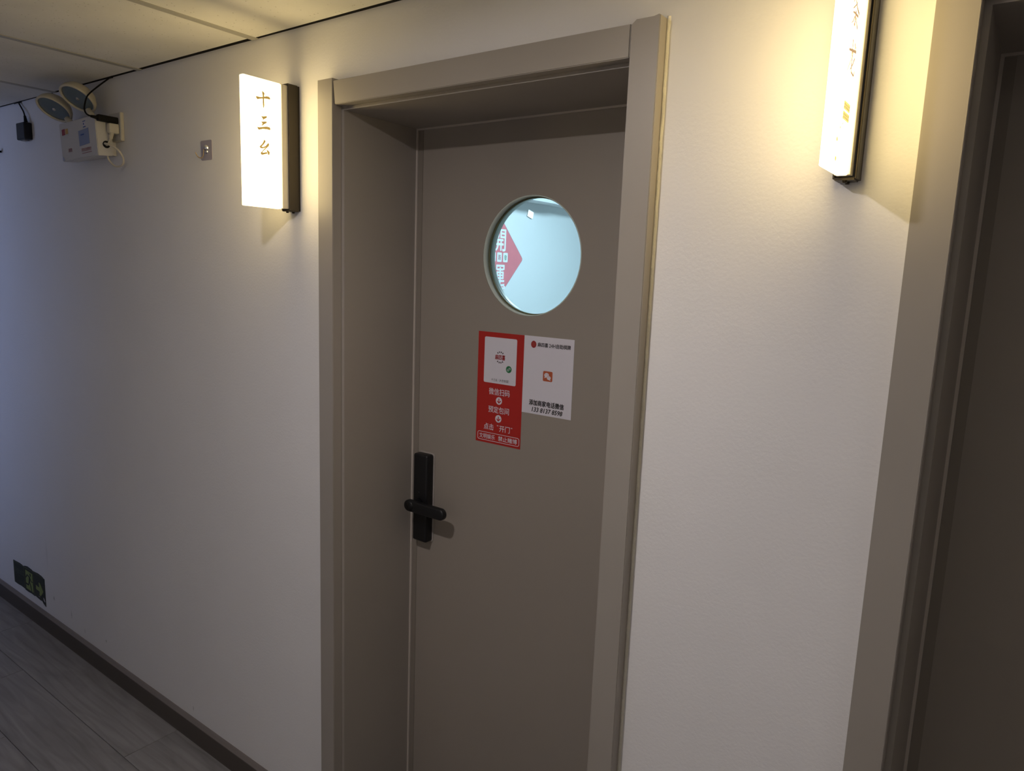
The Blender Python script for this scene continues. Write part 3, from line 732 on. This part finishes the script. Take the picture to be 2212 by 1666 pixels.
bm = bmesh.new(); add_prism(bm, FE, [(.020, .0135), (.088, .0150), (.088, .0168), (.020, .0153)], .0002, .0006); obj('red_line', bm, mat('faded_red', (.35, .12, .12), .5), hs)
text_obj('lettering', '消防', FE, (-W2+.052, .026, -W2+.082, .038), M_dred, hs, .0006, .012)
obj('corner_tape', prism(FE, [(-W2+.004, .002), (-W2+.022, .003), (-W2+.006, .020)], .0002, .0007), M_chrome, hs)
def lamp_head(c, nrm, neck):
    """c: centre of the lens in the light's own space; nrm: where it points"""
    n = Vector(nrm).normalized(); R = .0495
    h = bmesh.new()
    add_lathe(h, [(0, -.040), (.012, -.0395), (.030, -.034), (.044, -.024), (.053, -.010), (.0565, .002), (.0565, .006), (.0535, .008), (R, .006), (R, .002)], c, n, 48)
    hd = obj('lamp_head', h, M_cream, em, True)
    b = bmesh.new(); add_lathe(b, [(0, .0045), (.02, .0042), (.04, .003), (R, .001)], c, n, 48); obj('lens', b, M_lens, hd, True)
    b = bmesh.new(); add_lathe(b, [(0, .0085), (.004, .008), (.006, .0045)], c, n, 16); obj('bulb', b, M_reflector, hd, True)
    b = bmesh.new(); s = Vector(c)-n*.012; e = Vector(neck)
    dirv = (e-s).normalized(); st = s+dirv*.052
    add_tube(b, [st, e+Vector((0, 0, -.002))], .009, 12, .008, False); add_lathe(b, [(0, -.011), (.008, -.008), (.011, 0), (.008, .008), (0, .011)], (st+e)/2, (1, 0, 0), 16)
    obj('swivel_neck', b, M_cream, hd, True)
lamp_head((-.1306, -.061, .172), (.18, -.54, -.82), (-.088, -.026, .120))
lamp_head((.024, -.051, .188), (.15, -.575, -.80), (.064, -.024, .120))
# its power cord: rubber grommet in the side, loop, plug in the socket
hole = Vector((W2-.001, -.021, .037))
bm = bmesh.new(); add_lathe(bm, [(.010, -.001), (.0115, .0025), (.0105, .0045), (.005, .004), (.005, .0)], hole, (1, 0, 0), 24)
obj('cord_grommet', bm, M_blackm, em, True)
bm = bmesh.new()
EO = Vector((-2.612, -.024, 1.947))
def er(x, y, z): return Vector((x, y, z))-EO
add_tube(bm, [hole, er(-2.466, -.055, 1.984), er(-2.440, -.046, 1.975), er(-2.4194, -.035, 1.9589), er(-2.4229, -.022, 1.937), er(-2.4368, -.020, 1.920), er(-2.4696, -.025, 1.9172), er(-2.4930, -.030, 1.9325), er(-2.4960, -.036, 1.9498), er(-2.4831, -.040, 1.9806), er(-2.4650, -.036, 2.0051)], .0032, 10)
obj('power_cord', bm, M_cream, em, True)
bm = bmesh.new(); add_tube(bm, [er(-2.4675, -.037, 2.001), er(-2.460, -.034, 2.022)], .0050, 12, .0065, False)
for k in range(4): add_tube(bm, [er(-2.4668+.0015*k, -.0368, 2.003+.0045*k), er(-2.4663+.0015*k, -.0368, 2.0052+.0045*k)], .0066, 12, None, False)
add_box(bm, tuple(er(-2.4745, -.045, 2.018)), tuple(er(-2.4535, -.0135, 2.049)), .004, 2)
obj('power_plug', bm, M_cream, em)

# wall socket (two gang, tall)
so = thing('wall_socket', 'white square wall socket right of the emergency light', 'socket', (-2.4520, 0, 2.0030))
obj('back_plate', box((-.078, -.0005, -.001), (.0, -.0105, .088), .0015, 2), M_cream, so)
obj('face_plate', box((-.076, -.0105, .001), (-.0015, -.0120, .086), .0008, 1), M_white, so)
bm = bmesh.new()
for z in (.012, .014): add_box(bm, (-.008, -.01195, z), (-.004, -.0123, z+.0008))
obj('print', bm, M_blackp, so)
# black usb plug with cable
up = thing('usb_charger', 'flat black plug with black cable to the ceiling, beside the emergency light', 'charger', (-2.4700, -.0125, 2.064))
UO = Vector((-2.4700, -.0125, 2.064))
def ur(x, y, z): return Vector((x, y, z))-UO
obj('plug_body', add_box(bmesh.new(), (-.0085, -.062, -.0100), (.0085, -.0002, .0100), .0028, 2), M_blackm, up)
bm = bmesh.new(); add_tube(bm, [(-.001, -.060, -.0005), (-.004, -.080, .001)], .0062, 12, .0036, False)
obj('strain_relief', bm, M_blackm, up, True)
bm = bmesh.new(); add_tube(bm, [(-.004, -.079, .001), ur(-2.488, -.098, 2.0720), ur(-2.498, -.099, 2.0890), ur(-2.5085, -.088, 2.12), ur(-2.5240, -.070, 2.1425), ur(-2.5296, -.035, 2.1763), ur(-2.5288, -.006, 2.2030)], .0024, 8)
obj('cable', bm, M_blackm, up, True)
obj('ceiling_clip', add_box(bmesh.new(), tuple(ur(-2.545, -.012, 2.2035)), tuple(ur(-2.508, -.0005, 2.2058)), .0008, 1), M_blackm, up)

# black adapter box hanging at the far left
ab = thing('power_adapter', 'small black adapter box hanging under the ceiling at the far left', 'adapter', (-3.197, 0, 2.0585))
obj('adapter_body', box((-.038, -.0285, 0), (.037, -.0002, .0625), .004, 2), M_black, ab)
bm = bmesh.new(); add_tube(bm, [(.018, -.013, .060), (.010, -.013, .088)], .0070, 12, .0042, False); obj('strain_relief', bm, M_blackm, ab, True)
bm = bmesh.new(); add_tube(bm, [(.010, -.013, .086), (-.004, -.011, .104), (-.034, -.008, .126), (-.062, -.006, .147)], .0026, 8); obj('cable', bm, M_blackm, ab, True)
bm = bmesh.new(); add_tube(bm, [(-.098, -.006, .1445), (-.070, -.008, .1445), (-.045, -.006, .1440)], .0024, 8); obj('ceiling_clip', bm, M_blackm, ab, True)
bm = bmesh.new(); add_box(bm, (-.016, -.022, -.004), (.018, -.006, .001), .0015, 1); obj('pin_block', bm, mat('grey_plastic', (.25, .25, .25), .4), ab)

# black peg at the left edge of the view
pg = thing('wall_peg', 'tiny black peg on the wall at the left edge of the photo, below the adapter', 'peg', (-3.476, 0, 2.036))
bm = bmesh.new(); add_lathe(bm, [(0, 0), (.004, 0), (.004, .012), (.0085, .014), (.009, .020), (.006, .024), (0, .025)], (0, 0, 0), (0, -1, 0), 20)
obj('peg_body', bm, M_blackm, pg, True)

# adhesive hook
hk = thing('adhesive_hook', 'clear rectangular adhesive wall hook with a chrome hook, left of the lit sign', 'hook', (-1.979, 0, 1.915))
FH = Frame((0, 0, 0), (1, 0, 0), (0, 0, 1), (0, -1, 0))
obj('backing_plate', prism(FH, rrect(-.0285, 0, .0285, .055, .006), 0, .0014), M_clearplate, hk)
bm = bmesh.new(); add_lathe(bm, [(0, .0095), (.004, .009), (.007, .0065), (.0088, .004), (.0095, .0014)], (.001, 0, .034), (0, -1, 0), 24)
add_lathe(bm, [(0, .0055), (.004, .005), (.006, .003), (.0065, .0014)], (.001, 0, .0235), (0, -1, 0), 20)
bs = obj('chrome_boss', bm, M_chrome, hk, True)
bm = bmesh.new(); add_tube(bm, [(.001, -.010, .030), (.001, -.011, .016), (.001, -.013, .008), (.0, -.019, .0035), (-.001, -.027, .006), (-.002, -.034, .017)], .0013, 8)
obj('hook_wire', bm, mat('brass_wire', (.30, .22, .12), .3, .9), hk, True)

# exit sign stuck low on the wall
ex = thing('exit_sign', 'dark green floor-level exit sign with a running figure and arrow, low above the skirting', 'sign', (-3.510, 0, .121))
FX = Frame((0, 0, 0), (1, 0, 0), (0, 0, 1), (0, -1, 0))
rnd = random.Random(4)
def ragged(x0, x1, z0, z1, tops):
    pts = [(x0, z0), (x0+(x1-x0)*.33, z0-.001), (x0+(x1-x0)*.66, z0+.0015), (x1, z0)] + [(x1, z1)] + tops + [(x0, z1)]
    return pts
pl = obj('panel', prism(FX, ragged(-.170, -.0505, .001, .108, [(-.075, .1105), (-.10, .1115), (-.145, .1085)]), 0, .0018), M_exit, ex)
obj('panel', prism(FX, ragged(-.0495, .054, -.002, .112, [(.034, .117), (-.012, .1195), (-.040, .1145)]), 0, .0018), M_exit, ex)
obj('panel', prism(FX, [(.055, .002), (.115, -.003), (.132, -.001), (.146, -.010), (.168, -.017), (.168, .104), (.168, .110), (.14, .117), (.10, .119), (.070, .1160), (.055, .1155)], 0, .0018), M_exit, ex)
bm = bmesh.new()
add_line(bm, FX, [(-.167, .104), (-.0505, .107), (.054, .112), (.164, .112)], .0022, .0018, .0021)
for x in (-.162, -.050, .0545): add_line(bm, FX, [(x, .108), (x, .003)], .0018, .0018, .0022)
obj('panel_border', bm, M_exit_edge, ex)
dr = obj('door_symbol', prism(FX, [(-.034, .010), (.042, .010), (.042, .098), (-.034, .098)], .0018, .0022), M_glow, ex); dr['label'] = 'pale green doorway rectangle'
bm = bmesh.new()
add_prism(bm, FX, circ(.018, .0865, .0075, 20), .0022, .0026)
add_prism(bm, FX, [(.004, .078), (.016, .076), (.018, .066), (.010, .046), (-.004, .048), (.000, .062)], .0022, .0026)
add_line(bm, FX, [(.004, .075), (-.018, .078), (-.030, .064)], .0065, .0022, .0025)
add_line(bm, FX, [(.015, .070), (.026, .058), (.038, .058)], .006, .0022, .0025)
add_line(bm, FX, [(.006, .048), (.018, .034), (.026, .012)], .0085, .0022, .0025)
add_line(bm, FX, [(.000, .050), (-.006, .034), (-.034, .034)], .008, .0022, .0025)
obj('running_figure', bm, M_exit, dr)
obj('arrow', prism(FX, [(.075, .058), (.112, .055), (.106, .078), (.122, .078), (.150, .046), (.124, .020), (.108, .020), (.112, .037), (.075, .039)], .0018, .0022), M_glow, ex)
text_obj('lettering', '安全出口', FX, (-.156, .058, -.056, .084), M_exit_txt, ex, .0022, .01)
text_obj('lettering', 'EXIT', FX, (-.140, .026, -.070, .044), mat('very_faded_film', (.06, .075, .055), .5), ex, .0022, .01)
obj('peeled_patch', prism(FX, [(.148, .020), (.156, .016), (.166, .004), (.160, .002), (.150, .008)], .0018, .0021), M_whitep, ex)
obj('peeled_patch', prism(FX, [(.095, .012), (.115, .013), (.112, .010), (.098, .009)], .0018, .0021), M_clearplate, ex)
